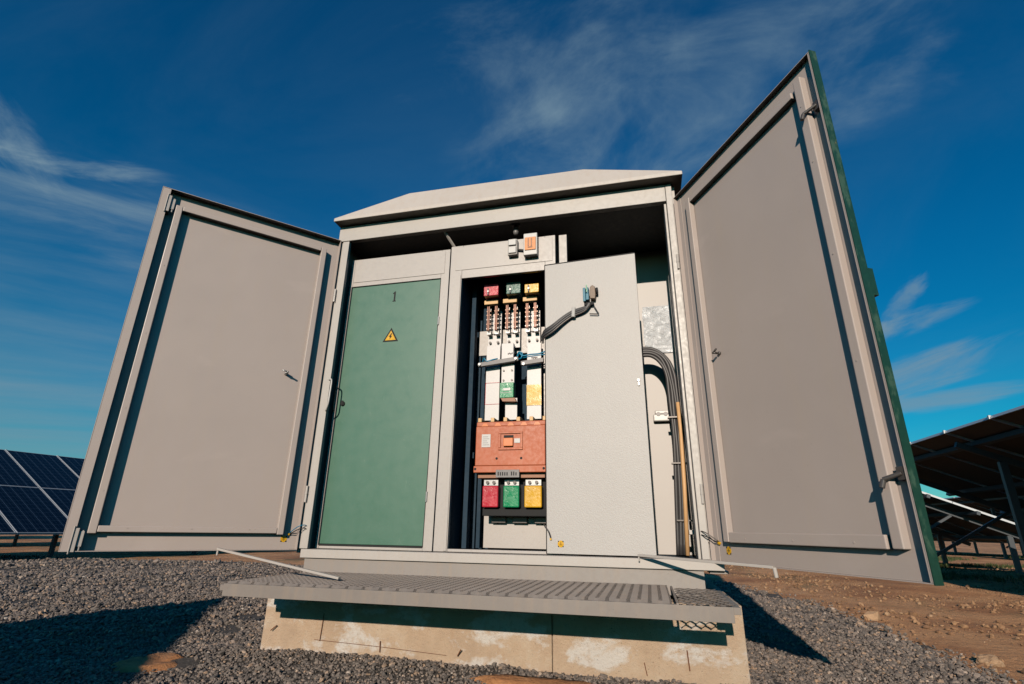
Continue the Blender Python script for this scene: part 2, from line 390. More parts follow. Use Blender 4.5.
# left handle brackets on post
mb = MB(); mb.tube(smooth_path([(.050, -.002, 1.085), (.075, -.022, 1.082), (.088, -.03, 1.06), (.088, -.032, .98), (.084, -.03, .91), (.056, -.002, .868)], 5), .0055, 8); mb.build('pull_handle', 'white', kiosk, smooth=True)
# ceiling lamp and brace
mb = MB(); mb.tube([(1.33, .10, 2.204), (1.33, .10, 2.185)], .030, 16); mb.tube([(1.33, .10, 2.185), (1.33, .10, 2.160)], .020, 16)
lamp = mb.build('ceiling_lamp', 'dkmetal', kiosk, smooth=False)
mb = MB(); mb.tube([(1.33, .10, 2.160), (1.33, .10, 2.14), (1.33, .10, 2.122), (1.33, .10, 2.115)], [.016, .021, .017, .006], 14); mb.build('bulb', 'tag', lamp, smooth=True)
mb = MB(); mb.bar((.800, .035, 2.19), (.862, .125, 2.085), .018, .012); mb.build('brace', 'shell', kiosk, bevel=.001)
# wall mounted sockets in right compartment
mb = MB(); mb.box(2.192, 2.312, .655, .698, .855, .905); mb.box(2.205, 2.30, .665, .698, .906, .935); o = mb.build('twin_terminal', 'white', kiosk, bevel=.008)
mb = MB()
for cx in (2.228, 2.276): disc(mb, cx, .905, .650, .654, .014, 16)
mb.build('terminal_cover', 'tag', o)
mb = MB(); N = 14
vs = [(2.172 + .20 * i / N + .004 * math.sin(i * 2.1 + j), .692 - .010 * abs(noise.noise(Vector((i * .7, j * .7, 1)))), 1.36 + .37 * j / N) for j in range(N + 1) for i in range(N + 1)]
mb.add(vs, [(j * (N + 1) + i, j * (N + 1) + i + 1, (j + 1) * (N + 1) + i + 1, (j + 1) * (N + 1) + i) for j in range(N) for i in range(N)])
mb.build('foil_patch', 'foil', kiosk, smooth=True, fix=False)

# ------------------------------------------------------------------ switchboard (left locked cell, middle open cell)
board = tag(empty('switchboard', (.8, .35, 0.0)), 'light grey switchboard cabinet inside the kiosk, green door on its left cell', 'switchboard')
Yb = .10
def frame_rect(mb, x0, x1, z0, z1, xo0, xo1, zo0, zo1, y0, y1):
    mb.box(xo0, x0, y0, y1, zo0, zo1); mb.box(x1, xo1, y0, y1, zo0, zo1); mb.box(x0 + .0005, x1 - .0005, y0 + .001, y1, zo0, z0); mb.box(x0 + .0005, x1 - .0005, y0 + .001, y1, z1, zo1)
f = MB(); frame_rect(f, .068, .776, .030, 1.830, .044, .838, .006, 2.062, Yb, Yb + .03); f.build('cell_frame', 'board', board, bevel=.002)
f = MB(); f.box(.072, .802, Yb - .003, Yb - .0005, 1.868, 2.050); f.build('upper_panel', 'board', board, bevel=.001)
f = MB(); frame_rect(f, .935, 1.540, .022, 1.815, .846, 1.612, .006, 2.080, Yb, Yb + .03); f.build('cell_frame', 'board', board, bevel=.002)
f = MB(); f.box(.885, 1.592, Yb - .003, Yb - .0005, 1.880, 2.066); f.build('upper_panel', 'board', board, bevel=.001)
f = MB(); f.box(.912, .930, Yb - .006, Yb - .0005, .01, 1.84); f.build('edge_strip', 'board', board, bevel=.001)
f = MB(); f.box(1.635, 1.690, .118, .16, .006, 2.085); f.build('side_post', 'shell', board, bevel=.002)
# carcass
f = MB(); f.box(.036, .842, .56, .575, .0, 2.06); f.box(.046, .052, .132, .558, .0, 2.06); f.box(.832, .838, .132, .558, 0, 2.06); f.box(.037, 1.61, .132, .558, 2.062, 2.07); f.build('carcass', 'shell', board)
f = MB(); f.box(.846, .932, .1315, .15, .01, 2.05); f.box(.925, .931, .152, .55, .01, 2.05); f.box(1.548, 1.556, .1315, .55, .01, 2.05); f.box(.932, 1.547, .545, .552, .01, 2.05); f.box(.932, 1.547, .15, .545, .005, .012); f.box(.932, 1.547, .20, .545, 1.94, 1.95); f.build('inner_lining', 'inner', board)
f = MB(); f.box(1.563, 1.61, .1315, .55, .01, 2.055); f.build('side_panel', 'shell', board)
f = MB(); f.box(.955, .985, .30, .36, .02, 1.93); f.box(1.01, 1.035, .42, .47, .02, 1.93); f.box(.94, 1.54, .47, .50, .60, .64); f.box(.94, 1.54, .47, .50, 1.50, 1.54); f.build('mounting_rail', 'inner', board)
f = MB(); f.box(1.055, 1.50, .44, .452, .022, .235); f.box(.985, 1.50, .41, .418, 1.33, 1.52); f.box(1.47, 1.50, .40, .41, .30, 1.50); f.build('mounting_plate', 'board', board, bevel=.001)
# green door
f = MB(); f.box(.069, .775, Yb + .004, Yb + .022, .033, 1.828); gd = f.build('green_cell_door', 'greendoor', board, bevel=.003)
f = MB(); f.box(.0625, .0685, Yb - .0022, Yb - .0002, .026, 1.834); f.box(.7755, .7795, Yb - .0022, Yb - .0002, .026, 1.834); f.box(.069, .775, Yb - .0022, Yb - .0002, 1.829, 1.834); f.box(.069, .775, Yb - .0022, Yb - .0002, .022, .032); f.build('rubber_seal', 'black', gd)
f = MB(); disc(f, .112, .938, Yb - .006, Yb + .004, .016); f.box(.104, .120, Yb - .012, Yb - .0065, .926, .958); f.build('lock', 'black', gd, bevel=.001)
f = MB(); f.prism([(.410, 1.684), (.436, 1.684), (.436, 1.690), (.430, 1.691), (.430, 1.764), (.424, 1.764), (.410, 1.752), (.410, 1.744), (.418, 1.748), (.418, 1.691), (.410, 1.690)], Yb + .0024, Yb + .0035); f.build('numeral', 'black', gd)
f = MB(); f.prism([(.365, 1.374), (.484, 1.374), (.4245, 1.478)], Yb + .002, Yb + .0035); f.build('warning_sign', 'black', gd)
f = MB(); f.prism([(.383, 1.384), (.466, 1.384), (.4245, 1.457)], Yb + .0004, Yb + .0018); f.build('warning_sign_face', 'yellow', gd)
f = MB(); f.prism([(.428, 1.436), (.412, 1.408), (.422, 1.409), (.419, 1.390), (.436, 1.415), (.426, 1.414), (.434, 1.434)], Yb - .0010, Yb + .0002); f.build('lightning_mark', 'black', gd)
for z in (.32, 1.50):
    f = MB(); f.tube([(.781, Yb - .004, z - .03), (.781, Yb - .004, z + .03)], .006, 8); f.build('hinge', 'zinc', gd)
f = MB(); f.tube(smooth_path([(.056, Yb - .001, 1.055), (.052, Yb - .012, 1.045), (.051, Yb - .014, .97), (.051, Yb - .014, .90), (.056, Yb - .001, .885)], 5), .0032, 8); f.build('handle', 'bronze', board, smooth=True)
# inner door of the middle cell, folded open to the right
idr = MB(); LW = .605
idr.box(.004, LW, -.003, .0, .012, 1.838); indoor = idr.build('open_cell_door', 'texdoor', None, loc=(0, 0, 0), bevel=.001)
indoor.parent = board; indoor.location = Vector((1.538, .088, 0)) - ORG[board.name]; indoor.rotation_euler = (0, 0, R(-4.2)); ORG[indoor.name] = Vector((0, 0, 0))
indoor['label'] = 'textured light grey cell door folded back to the right'
f = MB(); f.box(.004, LW, .0005, .016, 1.828, 1.838); f.box(.004, LW, .0005, .016, .012, .020); f.box(LW - .004, LW, .0005, .016, .021, 1.827); f.box(.004, .008, .0005, .016, .021, 1.827); f.build('door_rim', 'board', indoor)
f = MB(); f.box(.0, .0035, -.006, .014, .010, 1.840); f.box(.0, LW, -.0042, .012, 1.8385, 1.845); f.build('rubber_seal', 'black', indoor)
f = MB(); disc(f, .575, .985, -.016, -.0032, .009, 14); disc(f, .575, .958, -.012, -.0032, .007, 14); f.box(.570, .580, -.013, -.0035, .955, .99); f.build('lock', 'zinc', indoor, bevel=.001)
f = MB(); disc(f, .085, .064, -.0046, -.0032, .018, 24); stk = f.build('earth_sticker', 'yellow', indoor)
f = MB()
for k in range(4):
    w = math.pi / 4 + k * math.pi / 2; cx, cz = .085 + .0185 * math.cos(w), .064 + .0185 * math.sin(w); f.box(cx - .003, cx + .003, -.0056, -.0048, cz - .003, cz + .003)
f.box(.084, .086, -.0056, -.0048, .064, .074); f.box(.077, .093, -.0056, -.0048, .0630, .0639); f.box(.080, .090, -.0056, -.0048, .058, .060); f.build('earth_symbol', 'black', indoor)
f = MB(); f.tube(smooth_path([(-.02, .03, .17), (-.004, -.012, .155), (.018, -.02, .13), (.028, -.006, .095)], 6), .004, 6); f.build('earth_wire', 'cable', indoor, smooth=True)
f = MB(); f.tube([(.028, -.012, .088), (.028, -.003, .088)], .006, 8); f.build('earth_bolt', 'yellow', indoor)
# pushbutton block on that door
f = MB(); f.box(.285, .302, -.055, -.004, 1.555, 1.650); f.box(.303, .322, -.05, -.004, 1.565, 1.61); f.box(.306, .320, -.045, -.004, 1.612, 1.655); pb = f.build('button_contact_block', 'teal', indoor, bevel=.002); pb.location = (-.018, 0, -.038)
f = MB(); f.prism([(.328, 1.575), (.360, 1.57), (.365, 1.60), (.362, 1.655), (.345, 1.668), (.330, 1.655)], -.045, -.004); f.build('button_housing', 'olive', pb, bevel=.003)
f = MB(); f.tube([(.3665, -.030, 1.628), (.378, -.030, 1.628)], .022, 14); f.build('button_knob', 'black', pb)
f = MB(); f.box(.306, .313, -.052, -.046, 1.62, 1.67); f.build('terminal_screw', 'green', pb)
f = MB(); f.box(.290, .35, -.036, -.02, 1.535, 1.553); f.build('contact_base', 'black', pb)
for k, (dz, m_) in enumerate(((0, 'cable'), (-.018, 'cable'), (-.034, 'dkmetal'), (.012, 'cable'))):
    f = MB(); f.tube(smooth_path([(-.03, .05 + .004 * k, 1.335 + dz), (.0, -.02, 1.342 + dz), (.06, -.035, 1.372 + dz), (.13, -.03, 1.425 + dz * .9), (.19, -.026, 1.460 + dz * .8), (.25, -.028, 1.475 + dz * .7), (.285, -.03, 1.485 + dz * .4), (.300 + .008 * k, -.03, 1.512)], 6), .009 if k < 2 else .006, 8)
    f.build('control_cable', m_, indoor, smooth=True)
f = MB(); f.tube([(.196, -.03, 1.425), (.20, -.03, 1.49)], .013, 8); f.build('cable_tie', 'white', indoor)
f = MB(); f.tube([(.30, -.02, 1.44), (.355, -.02, 1.432)], .004, 6); f.tube([(.330, -.02, 1.49), (.358, -.02, 1.434)], .004, 6); f.build('cable_clip', 'dkmetal', indoor)
# light switch and socket above
f = MB(); f.box(1.283, 1.352, Yb - .045, Yb - .0035, 1.935, 2.06); sw = f.build('light_switch', 'tag', board, bevel=.007); sw.data.materials[0] = M['board']
f = MB(); f.box(1.29, 1.345, Yb - .058, Yb - .0455, 2.005, 2.052); f.box(1.29, 1.345, Yb - .055, Yb - .0455, 1.945, 1.995); f.build('rocker', 'white', sw, bevel=.004)
f = MB(); f.box(1.398, 1.495, Yb - .055, Yb - .0035, 1.915, 2.085); sw = f.build('breaker_box', 'white', board, bevel=.005)
f = MB(); f.box(1.408, 1.486, Yb - .062, Yb - .0555, 1.95, 2.05); f.build('box_window', 'tanlabel', sw, bevel=.003)
f = MB(); f.box(1.430, 1.438, Yb - .065, Yb - .0625, 1.98, 2.04); f.box(1.452, 1.460, Yb - .065, Yb - .0625, 1.98, 2.04); f.box(1.43, 1.463, Yb - .065, Yb - .0625, 1.967, 1.975); f.build('window_toggle', 'bronze', sw)
f = MB(); f.tube([(1.353, Yb - .018, 1.985), (1.397, Yb - .018, 1.975)], .007, 8); f.build('conduit_link', 'dkmetal', board)

# ------------------------------------------------------------------ contents of the middle cell
# phase shields at the top
for (x0, x1, z0, m1, lab, m2) in ((1.072, 1.180, 1.745, 'red', 'red phase shield at the top left of the open cell', 'red'),
                             (1.238, 1.342, 1.745, 'dkgreen', 'dark green phase shield at the top middle of the open cell', 'dkgreen'),
                             (1.372, 1.474, 1.740, 'yellow', 'yellow phase shield at the top right of the open cell', 'bronze')):
    f = MB(); f.box(x0, x1, .205, .33, z0 - .035, 1.800 if m1 != 'yellow' else 1.772)
    o = f.build('phase_shield', m1, None, loc=((x0 + x1) / 2, .36, z0 - .035), bevel=.003); tag(o, lab, 'phase shield', 'phase shields above the switches')
    f = MB(); f.tube([((x0 + x1) / 2 - .02, .192, z0 - .005), ((x0 + x1) / 2 - .02, .205, z0 - .005)], .007, 8); f.tube([((x0 + x1) / 2 - .021, .198, z0 - .03), ((x0 + x1) / 2 - .022, .198, z0 + .02)], .005, 8); f.build('stud', 'zinc', o)
# blade switches
def blade_switch():
    r_ = empty('blade_switch', (1.115, .38, 1.35))
    ox, oy, oz = 1.115, .38, 1.35
    f = MB(); f.box(ox - .05, ox + .05, oy - .012, oy, 1.36, 1.655); f.box(ox - .008, ox + .008, oy - .030, oy - .0125, 1.47, 1.60); f.build('base_plate', 'whiteplate', r_, bevel=.002)
    f = MB(); f.box(ox - .055, ox + .048, .262, .300, 1.668, 1.700); f.tube([(ox - .055, .281, 1.684), (ox + .048, .281, 1.684)], .019, 10); f.build('insulator_cap', 'beige', r_, bevel=.003)
    for sx in (-.029, .029):
        f = MB()
        for q in (-.008, .003): f.box(ox + sx + q, ox + sx + q + .006, .285, .345, 1.475, 1.665)
        f.build('blade', 'copper', r_)
        for z in (1.495, 1.53, 1.565, 1.60, 1.63):
            f = MB(); f.box(ox + sx - .016, ox + sx + .016, .300, .312, z - .004, z + .004); f.build('spring_washer', 'zinc' if int(z * 1000) % 2 else 'rustytin', r_)
        BX(ox + sx - .014, ox + sx + .014, .315, .367, 1.455, 1.478).build('clip', 'zinc', r_)
        BX(ox + sx - .013, ox + sx + .013, .312, .367, 1.640, 1.655).build('clip', 'zinc', r_)
        f = MB(); f.tube([(ox + sx, .35, 1.405), (ox + sx, .367, 1.405)], .010, 6); f.tube([(ox + sx, .345, 1.405), (ox + sx, .35, 1.405)], .006, 8); f.build('bolt', 'dkmetal', r_)
    return r_
def copy_tree(o, parent=None):
    c = o.copy(); COL.objects.link(c); c.parent = parent
    for ch in list(o.children): copy_tree(ch, c)
    return c
bs = blade_switch(); G = 'blade switches in the open cell'
tag(bs, 'leftmost blade switch, copper blades under a beige cap below the red shield', 'blade switch', G)
c2 = copy_tree(bs); c2.location.x = 1.255; tag(c2, 'middle blade switch with copper blades below the dark green shield', 'blade switch', G)
c3 = copy_tree(bs); c3.location.x = 1.402; tag(c3, 'rightmost blade switch with copper blades below the yellow shield', 'blade switch', G)
# busbars
def busbar(x0, x1, z0, z1, y0, y1, lab):
    o = BX(x0, x1, y0, y1, z0, z1).build('busbar', 'whiteplate', None, loc=((x0 + x1) / 2, y1, z0), bevel=.0015); return tag(o, lab, 'busbar', 'white painted busbars between switches and breaker')
b1 = busbar(1.067, 1.168, .835, 1.375, .340, .352, 'left white busbar with a thin red outline on its lower half')
f = MB(); 
for a in ((1.067, 1.168, .3375, .3395, 1.098, 1.101), (1.067, 1.168, .3375, .3395, .946, .949), (1.067, 1.0695, .3375, .3395, .9495, 1.0975)): f.box(*a)
f.build('red_outline', 'red', b1)
b3 = busbar(1.364, 1.463, .835, 1.375, .340, .352, 'right white busbar with a wide yellow band')
f = BX(1.3625, 1.4645, .3365, .3395, .928, 1.072); f.build('yellow_band', 'yellow', b3)
b2 = busbar(1.212, 1.296, .835, .985, .340, .352, 'short white busbar under the green current transformer')
f = MB(); f.box(1.185, 1.272, .31, .352, 1.250, 1.395); ct = f.build('current_transformer', 'whiteplate', None, loc=(1.23, .352, .99), bevel=.003)
tag(ct, 'current transformer with white top, four bolts and green lower block, on the middle busbar', 'transformer')
f = MB(); f.box(1.186, 1.278, .318, .352, 1.104, 1.248); f.build('terminal_face', 'whiteplate', ct, bevel=.002)
for cx in (1.203, 1.262):
    for cz in (1.125, 1.195):
        f = MB(); f.tube([(cx, .310, cz), (cx, .3178, cz)], .007, 6); f.build('bolt', 'dkmetal', ct)
f = MB(); f.box(1.184, 1.281, .290, .352, .995, 1.102); f.build('green_block', 'green', ct, bevel=.003)
f = MB(); f.box(1.190, 1.272, .2875, .2895, 1.03, 1.032); f.box(1.21, 1.26, .2875, .2895, 1.045, 1.062); f.build('block_print', 'whiteplate', ct)
f = MB(); f.prism([(1.192, .994), (1.288, .994), (1.298, .968), (1.205, .972)], .295, .352); f.build('brown_foot', 'bronze', ct)
f = MB()
for k, (cx, cz) in enumerate(((1.232, 1.315), (1.242, 1.318), (1.251, 1.314), (1.260, 1.318))): f.box(cx, cx + .006, .3085, .3098, cz - .006, cz + .005)
f.build('small_print', 'black', ct)
f = MB()
for k in range(5): f.box(1.395 + k * .009, 1.401 + k * .009, .3375, .3395, 1.262 - (k % 2) * .004, 1.272)
f.build('small_print', 'black', b3)
ct.location.z -= .018
# clamps
o = MB().bar((1.028, .29, 1.218), (1.316, .285, 1.246), .03, .030, (0, -1, 0)).build('busbar_clamp', 'tag', None, loc=(1.17, .29, 1.2), bevel=.002); tag(o, 'grey clamp bar across the left and middle busbars', 'clamp', 'busbar clamps')
f = MB(); f.tube([(1.04, .262, 1.218), (1.04, .275, 1.218)], .010, 8); f.tube([(1.30, .258, 1.243), (1.30, .27, 1.243)], .009, 8); f.build('bolt', 'zinc', o)
o = MB().bar((1.335, .29, 1.212), (1.492, .285, 1.226), .03, .030, (0, -1, 0)).build('busbar_clamp', 'tag', None, loc=(1.42, .29, 1.2), bevel=.002); tag(o, 'short grey clamp bar across the right busbar', 'clamp', 'busbar clamps')
f = MB(); f.tube([(1.355, .262, 1.203), (1.355, .275, 1.203)], .010, 8); f.build('bolt', 'zinc', o)
f = MB(); f.tube(smooth_path([(1.30, .30, 1.265), (1.32, .275, 1.285), (1.35, .27, 1.262), (1.40, .27, 1.268), (1.46, .275, 1.272), (1.50, .28, 1.285), (1.545, .26, 1.30)], 6), .0055, 8)
f.tube(smooth_path([(1.30, .30, 1.250), (1.335, .27, 1.245), (1.345, .27, 1.280), (1.32, .27, 1.29), (1.31, .28, 1.26)], 6), .005, 8); f.tube(smooth_path([(1.30, .30, 1.250), (1.40, .272, 1.255), (1.50, .27, 1.262), (1.545, .26, 1.27)], 6), .004, 8)
tag(f.build('blue_wire', 'bluewire', None, loc=(1.4, .28, 1.26), smooth=True), 'blue control wires looped beside the middle busbar', 'wire')
f = MB(); f.tube(smooth_path([(1.05, .30, 1.235), (1.07, .275, 1.26), (1.09, .275, 1.24), (1.13, .28, 1.25), (1.16, .30, 1.262)], 6), .005, 8); tag(f.build('blue_wire', 'bluewire', None, loc=(1.1, .28, 1.24), smooth=True), 'short blue wire on the left busbar above the clamp', 'wire')
# breaker
br = tag(empty('circuit_breaker', (1.275, .43, .475)), 'big orange red circuit breaker in the open cell', 'circuit breaker')
f = MB(); f.box(1.044, 1.508, .235, .43, .520, .775); f.box(1.044, 1.508, .245, .43, .7755, .806); f.build('body', 'breaker', br, bevel=.005)
f = MB(); f.box(1.040, 1.512, .222, .40, .476, .518); f.build('lower_cover', 'breaker', br, bevel=.004)
f = MB()
for k in range(6): f.box(1.05 + k * .0895 * .98, 1.075 + k * .0895 * .98, .25, .40, .8065, .835)
f.build('terminal_barrier', 'beige', br, bevel=.003)
f = MB()
for k in range(5): f.prism([(1.082 + k * .0877, .775), (1.128 + k * .0877, .775), (1.115 + k * .0877, .795), (1.095 + k * .0877, .795)], .2335, .2345)
f.build('moulded_notch', 'breaker2', br)
f = MB(); f.box(1.200, 1.362, .226, .2345, .618, .632); f.box(1.200, 1.216, .226, .2345, .6325, .722); f.box(1.346, 1.362, .226, .2345, .6325, .722); f.box(1.200, 1.362, .226, .2345, .7225, .736); o = f.build('toggle_frame', 'breaker', br, bevel=.002)
f = MB(); f.box(1.236, 1.300, .230, .2345, .694, .712); f.build('toggle_slot', 'black', o)
f = MB(); f.box(1.236, 1.300, .216, .2345, .640, .693); f.build('toggle', 'breaker2', o, bevel=.003)
f = MB(); f.box(1.306, 1.344, .231, .2345, .662, .690); f.build('rating_label', 'white', o)
f = MB(); f.box(1.086, 1.146, .232, .2346, .638, .722); o = f.build('paper_label', 'white', br)
f = MB()
for k in range(5): f.box(1.094, 1.138 - (k % 3) * .008, .2308, .2318, .652 + k * .013, .6545 + k * .013)
f.build('label_print', 'tag', o)
f = MB()
for cx in (1.190, 1.352): disc(f, cx, .565, .2335, .2346, .008, 12)
for cx in (1.052, 1.500): disc(f, cx, .499, .2195, .2216, .008, 12)
f.build('screw', 'black', br)
f = MB(); f.box(1.192, 1.345, .214, .2215, .444, .492); o = f.build('name_plate', 'tag', br, bevel=.001)
f = MB(); rr = random.Random(3)
for k in range(9): 
    if k == 5: continue
    f.box(1.205 + k * .0145, 1.212 + k * .0145, .2125, .2138, .456, .480 - rr.random() * .006)
f.build('plate_print', 'black', o)
f = MB(); f.box(1.06, 1.50, .26, .43, .445, .474); f.build('terminal_block', 'bronze', br, bevel=.002)
# cable boots
f = MB(); f.box(1.085, 1.510, .32, .435, .235, .443); f.box(1.085, 1.515, .30, .33, .215, .262)
o = f.build('lug_housing', 'black', None, loc=(1.3, .435, .215), bevel=.004); tag(o, 'black terminal housing under the orange breaker', 'terminal housing')
for x0, x1, m_, lab in ((1.092, 1.197, 'red', 'red cable boot below the breaker'), (1.230, 1.334, 'green', 'bright green cable boot below the breaker'), (1.367, 1.478, 'yellow', 'yellow cable boot below the breaker')):
    f = MB(); f.box(x0, x1, .262, .318, .266, .398); o = f.build('cable_boot', m_, None, loc=((x0 + x1) / 2, .318, .266), bevel=.007); tag(o, lab, 'cable boot', 'coloured cable boots')
    f = MB(); f.box(x0 + .004, x1 - .004, .278, .318, .3985, .436); f.build('lug', 'zinc', o, bevel=.002)
    f = MB()
    for q in (.3, .7): f.tube([(x0 + (x1 - x0) * q, .264, .418), (x0 + (x1 - x0) * q, .2778, .418)], .011, 6)
    f.build('bolt', 'dkmetal', o)
for x0 in (1.118, 1.260, 1.405):
    o = BX(x0, x0 + .095, .40, .438, .175, .213).build('cable_end', 'dkmetal', None, loc=(x0 + .047, .438, .175), bevel=.003); tag(o, 'dark cable end under the black terminal housing', 'cable end', 'three alike dark cable ends below the boots')

# ------------------------------------------------------------------ cables in the right compartment
pts = [(2.10, 1.311), (2.18, 1.312), (2.228, 1.298), (2.270, 1.265), (2.302, 1.208), (2.320, 1.13), (2.328, 1.04), (2.332, .90), (2.333, .795), (2.330, .634), (2.318, .326), (2.300, .007)]
cg = 'dark power cables arching down the right compartment'
labs = ['outermost dark cable of the arch in the right compartment', 'second dark cable from the outside of the arch', 'third dark cable from the outside of the arch', 'innermost dark cable of the arch']
for k in range(4):
    f = MB(); d = (1.5 - k) * .017
    P = []
    for i, (x, z) in enumerate(pts):
        tt = min(1, max(0, (i - 1) / 5)); nx, nz = math.sin(tt * math.pi / 2), math.cos(tt * math.pi / 2)
        P.append((x + nx * d + .003 * math.sin(i * 1.7 + k * 2), .50 + .005 * math.sin(k * 2.3 + i * .6), z + nz * d))
    f.tube(smooth_path(P, 5), .0125, 10); o = f.build('power_cable', 'cable', None, loc=(2.3, .5, .01), smooth=True); tag(o, labs[k], 'cable', cg)
for z, lab in ((.84, 'uppermost metal clamp around the dark cables, level with the white twin terminal'), (.545, 'middle metal clamp around the dark cables'), (.20, 'lowest metal clamp around the dark cables near the sill')):
    f = MB(); f.box(2.28, 2.375, .470, .525, z, z + .008); tag(f.build('cable_clamp', 'dkmetal', None, loc=(2.33, .5, z)), lab, 'cable clamp', 'cable clamps')
f = MB(); f.tube([(2.348, .43, .93), (2.350, .43, .75), (2.34, .42, .4), (2.322, .41, .008)], .0125, 12); tag(f.build('tan_conduit', 'tan', None, loc=(2.33, .42, .01), smooth=True), 'tan tube standing beside the dark cables', 'conduit')
f = MB(); f.box(2.34, 2.372, .38, .41, .125, .150); tag(f.build('pipe_clip', 'white', None, loc=(2.355, .4, .125), bevel=.002), 'small white clip at the foot of the tan tube', 'clip')

# ------------------------------------------------------------------ plinth
pl = MB(); JX = 1.63
pl.box(.035, JX - .003, -.27, -.14, -.75, -.172); pl.box(JX + .003, 2.492, -.272, -.14, -.75, -.170); pl.box(JX - .003, JX + .003, -.255, -.15, -.75, -.18)
pl.box(.036, .16, -.1395, 1.6, -.75, -.172); pl.box(2.37, 2.491, -.1395, 1.6, -.75, -.171); pl.box(.161, 2.369, 1.48, 1.6, -.75, -.172)
o = pl.build('concrete_plinth', 'concrete', None, loc=(1.25, .6, -.75)); tag(o, 'pale stained concrete plinth under the kiosk and its platform', 'plinth')
bm = bmesh.new(); bm.from_mesh(o.data); bmesh.ops.subdivide_edges(bm, edges=bm.edges, cuts=1); bm.to_mesh(o.data); bm.free()
b = o.modifiers.new('bevel', 'BEVEL'); b.width = .007; b.segments = 2; b.limit_method = 'ANGLE'
for P_, rr_ in (([(.095, -.285, -.395), (.125, -.280, -.37)], .003), ([(.40, -.276, -.30), (.392, -.275, -.43)], .0018), ([(.74, -.276, -.41), (.742, -.275, -.46)], .0026), ([(1.16, -.278, -.45), (1.18, -.29, -.42)], .003),
                ([(2.24, -.278, -.36), (2.245, -.277, -.44)], .0028), ([(2.05, -.276, -.42), (2.06, -.28, -.47)], .002)):
    f = MB(); f.tube(P_, rr_, 6); f.build('tie_wire', 'rust', o)
f = MB(); f.tube([(.36, -.2745, -.425), (.60, -.2735, -.432), (.74, -.2738, -.436), (1.1, -.2735, -.452)], .0012, 5); f.build('formwork_line', 'rust', o)

# ------------------------------------------------------------------ platform
pf = tag(empty('platform', (1.26, -.36, -.20)), 'folding steel step platform with expanded metal deck, in front of the kiosk', 'platform')
f = MB(); f.box(.118, 2.402, -.722, -.716, -.181, -.127); f.box(.118, 2.20, -.7155, -.680, -.133, -.128); f.box(.118, 2.402, -.7155, -.685, -.181, -.175); f.build('front_channel', 'steel', pf, bevel=.001)
BX(.085, .121, -.705, -.02, -.160, -.134).build('side_rail', 'steel', pf, bevel=.001); BX(2.402, 2.436, -.660, -.02, -.160, -.134).build('side_rail', 'steel', pf, bevel=.001)
f = MB(); f.box(.075, 2.17, -.42, -.39, -.222, -.161); f.build('cross_beam', 'steel', pf)
def expanded(name, x0, x1, y0, y1, LWD, SWD, along_x, h, w, th, z=-.128):
    mb = MB()
    if along_x: A0, A1, B0, B1 = x0, x1, y0, y1
    else: A0, A1, B0, B1 = y0, y1, x0, x1
    na = int((A1 - A0) / (LWD / 2)); nb = int((B1 - B0) / (SWD / 2))
    for j in range(nb):
        b0 = B0 + j * SWD / 2; b1 = b0 + SWD / 2
        for i in range(na):
            a0 = A0 + i * LWD / 2; a1 = a0 + LWD / 2
            up = (i + j) % 2 == 0
            s0, s1 = (b0, b1) if up else (b1, b0)
            # strand: flattened middle, tilted up towards the back
            q = .18 * LWD / 2
            P = [(a0, s0), (a0 + q, s0), (a1 - q, s1), (a1, s1)]
            vs = []
            for a, b in P:
                for db, dz in ((-w / 2, 0), (w / 2, h), (w / 2, h - th), (-w / 2, -th)):
                    p = (a, b + db, z + dz) if along_x else (b + db, a, z + dz)
                    vs.append(p)
            fs = []
            for k in range(3):
                for e in range(4): fs.append((k * 4 + e, k * 4 + (e + 1) % 4, (k + 1) * 4 + (e + 1) % 4, (k + 1) * 4 + e))
            mb.add(vs, fs)
    return mb
expanded('deck', .122, 2.215, -.700, -.004, .084, .034, True, .010, .013, .002).build('expanded_metal_deck', 'mesh', pf, fix=True)
expanded('deck', 2.215, 2.42, -.700, -.004, .100, .042, False, .0025, .009, .002).build('expanded_metal_strip', 'mesh', pf, fix=True)
f = MB(); f.box(2.196, 2.206, -.712, -.006, -.131, -.1225)
f.build('edge_strip', 'steel', pf)
f = MB(); f.box(2.375, 2.43, -.42, -.39, -.222, -.161); f.build('cross_beam', 'steel', pf)
# stay bars
f = MB(); a, b_ = Vector((-.30, -.33, .006)), Vector((.60, -.50, -.105))
f.bar(a, b_, .020, .012); f.tube([a, a + Vector((0, 0, -.035))], .006, 8); tag(f.build('stay_bar', 'shell', None, loc=(.2, -.42, -.05), bevel=.002), 'loose light steel bar, lying from the left door onto the platform', 'stay bar', 'door stay bars')
f = MB(); a, b_ = Vector((2.05, -.03, .020)), Vector((2.612, -.470, .004))
f.bar(a, b_, .020, .012); f.tube([b_, b_ + Vector((.004, 0, -.040))], .009, 8); f.tube([a, a + Vector((0, -.005, -.03))], .004, 8); tag(f.build('stay_bar', 'shell', None, loc=(2.3, -.25, 0), bevel=.002), 'steel bar with hook, spanning from the kiosk sill to the right door', 'stay bar', 'door stay bars')

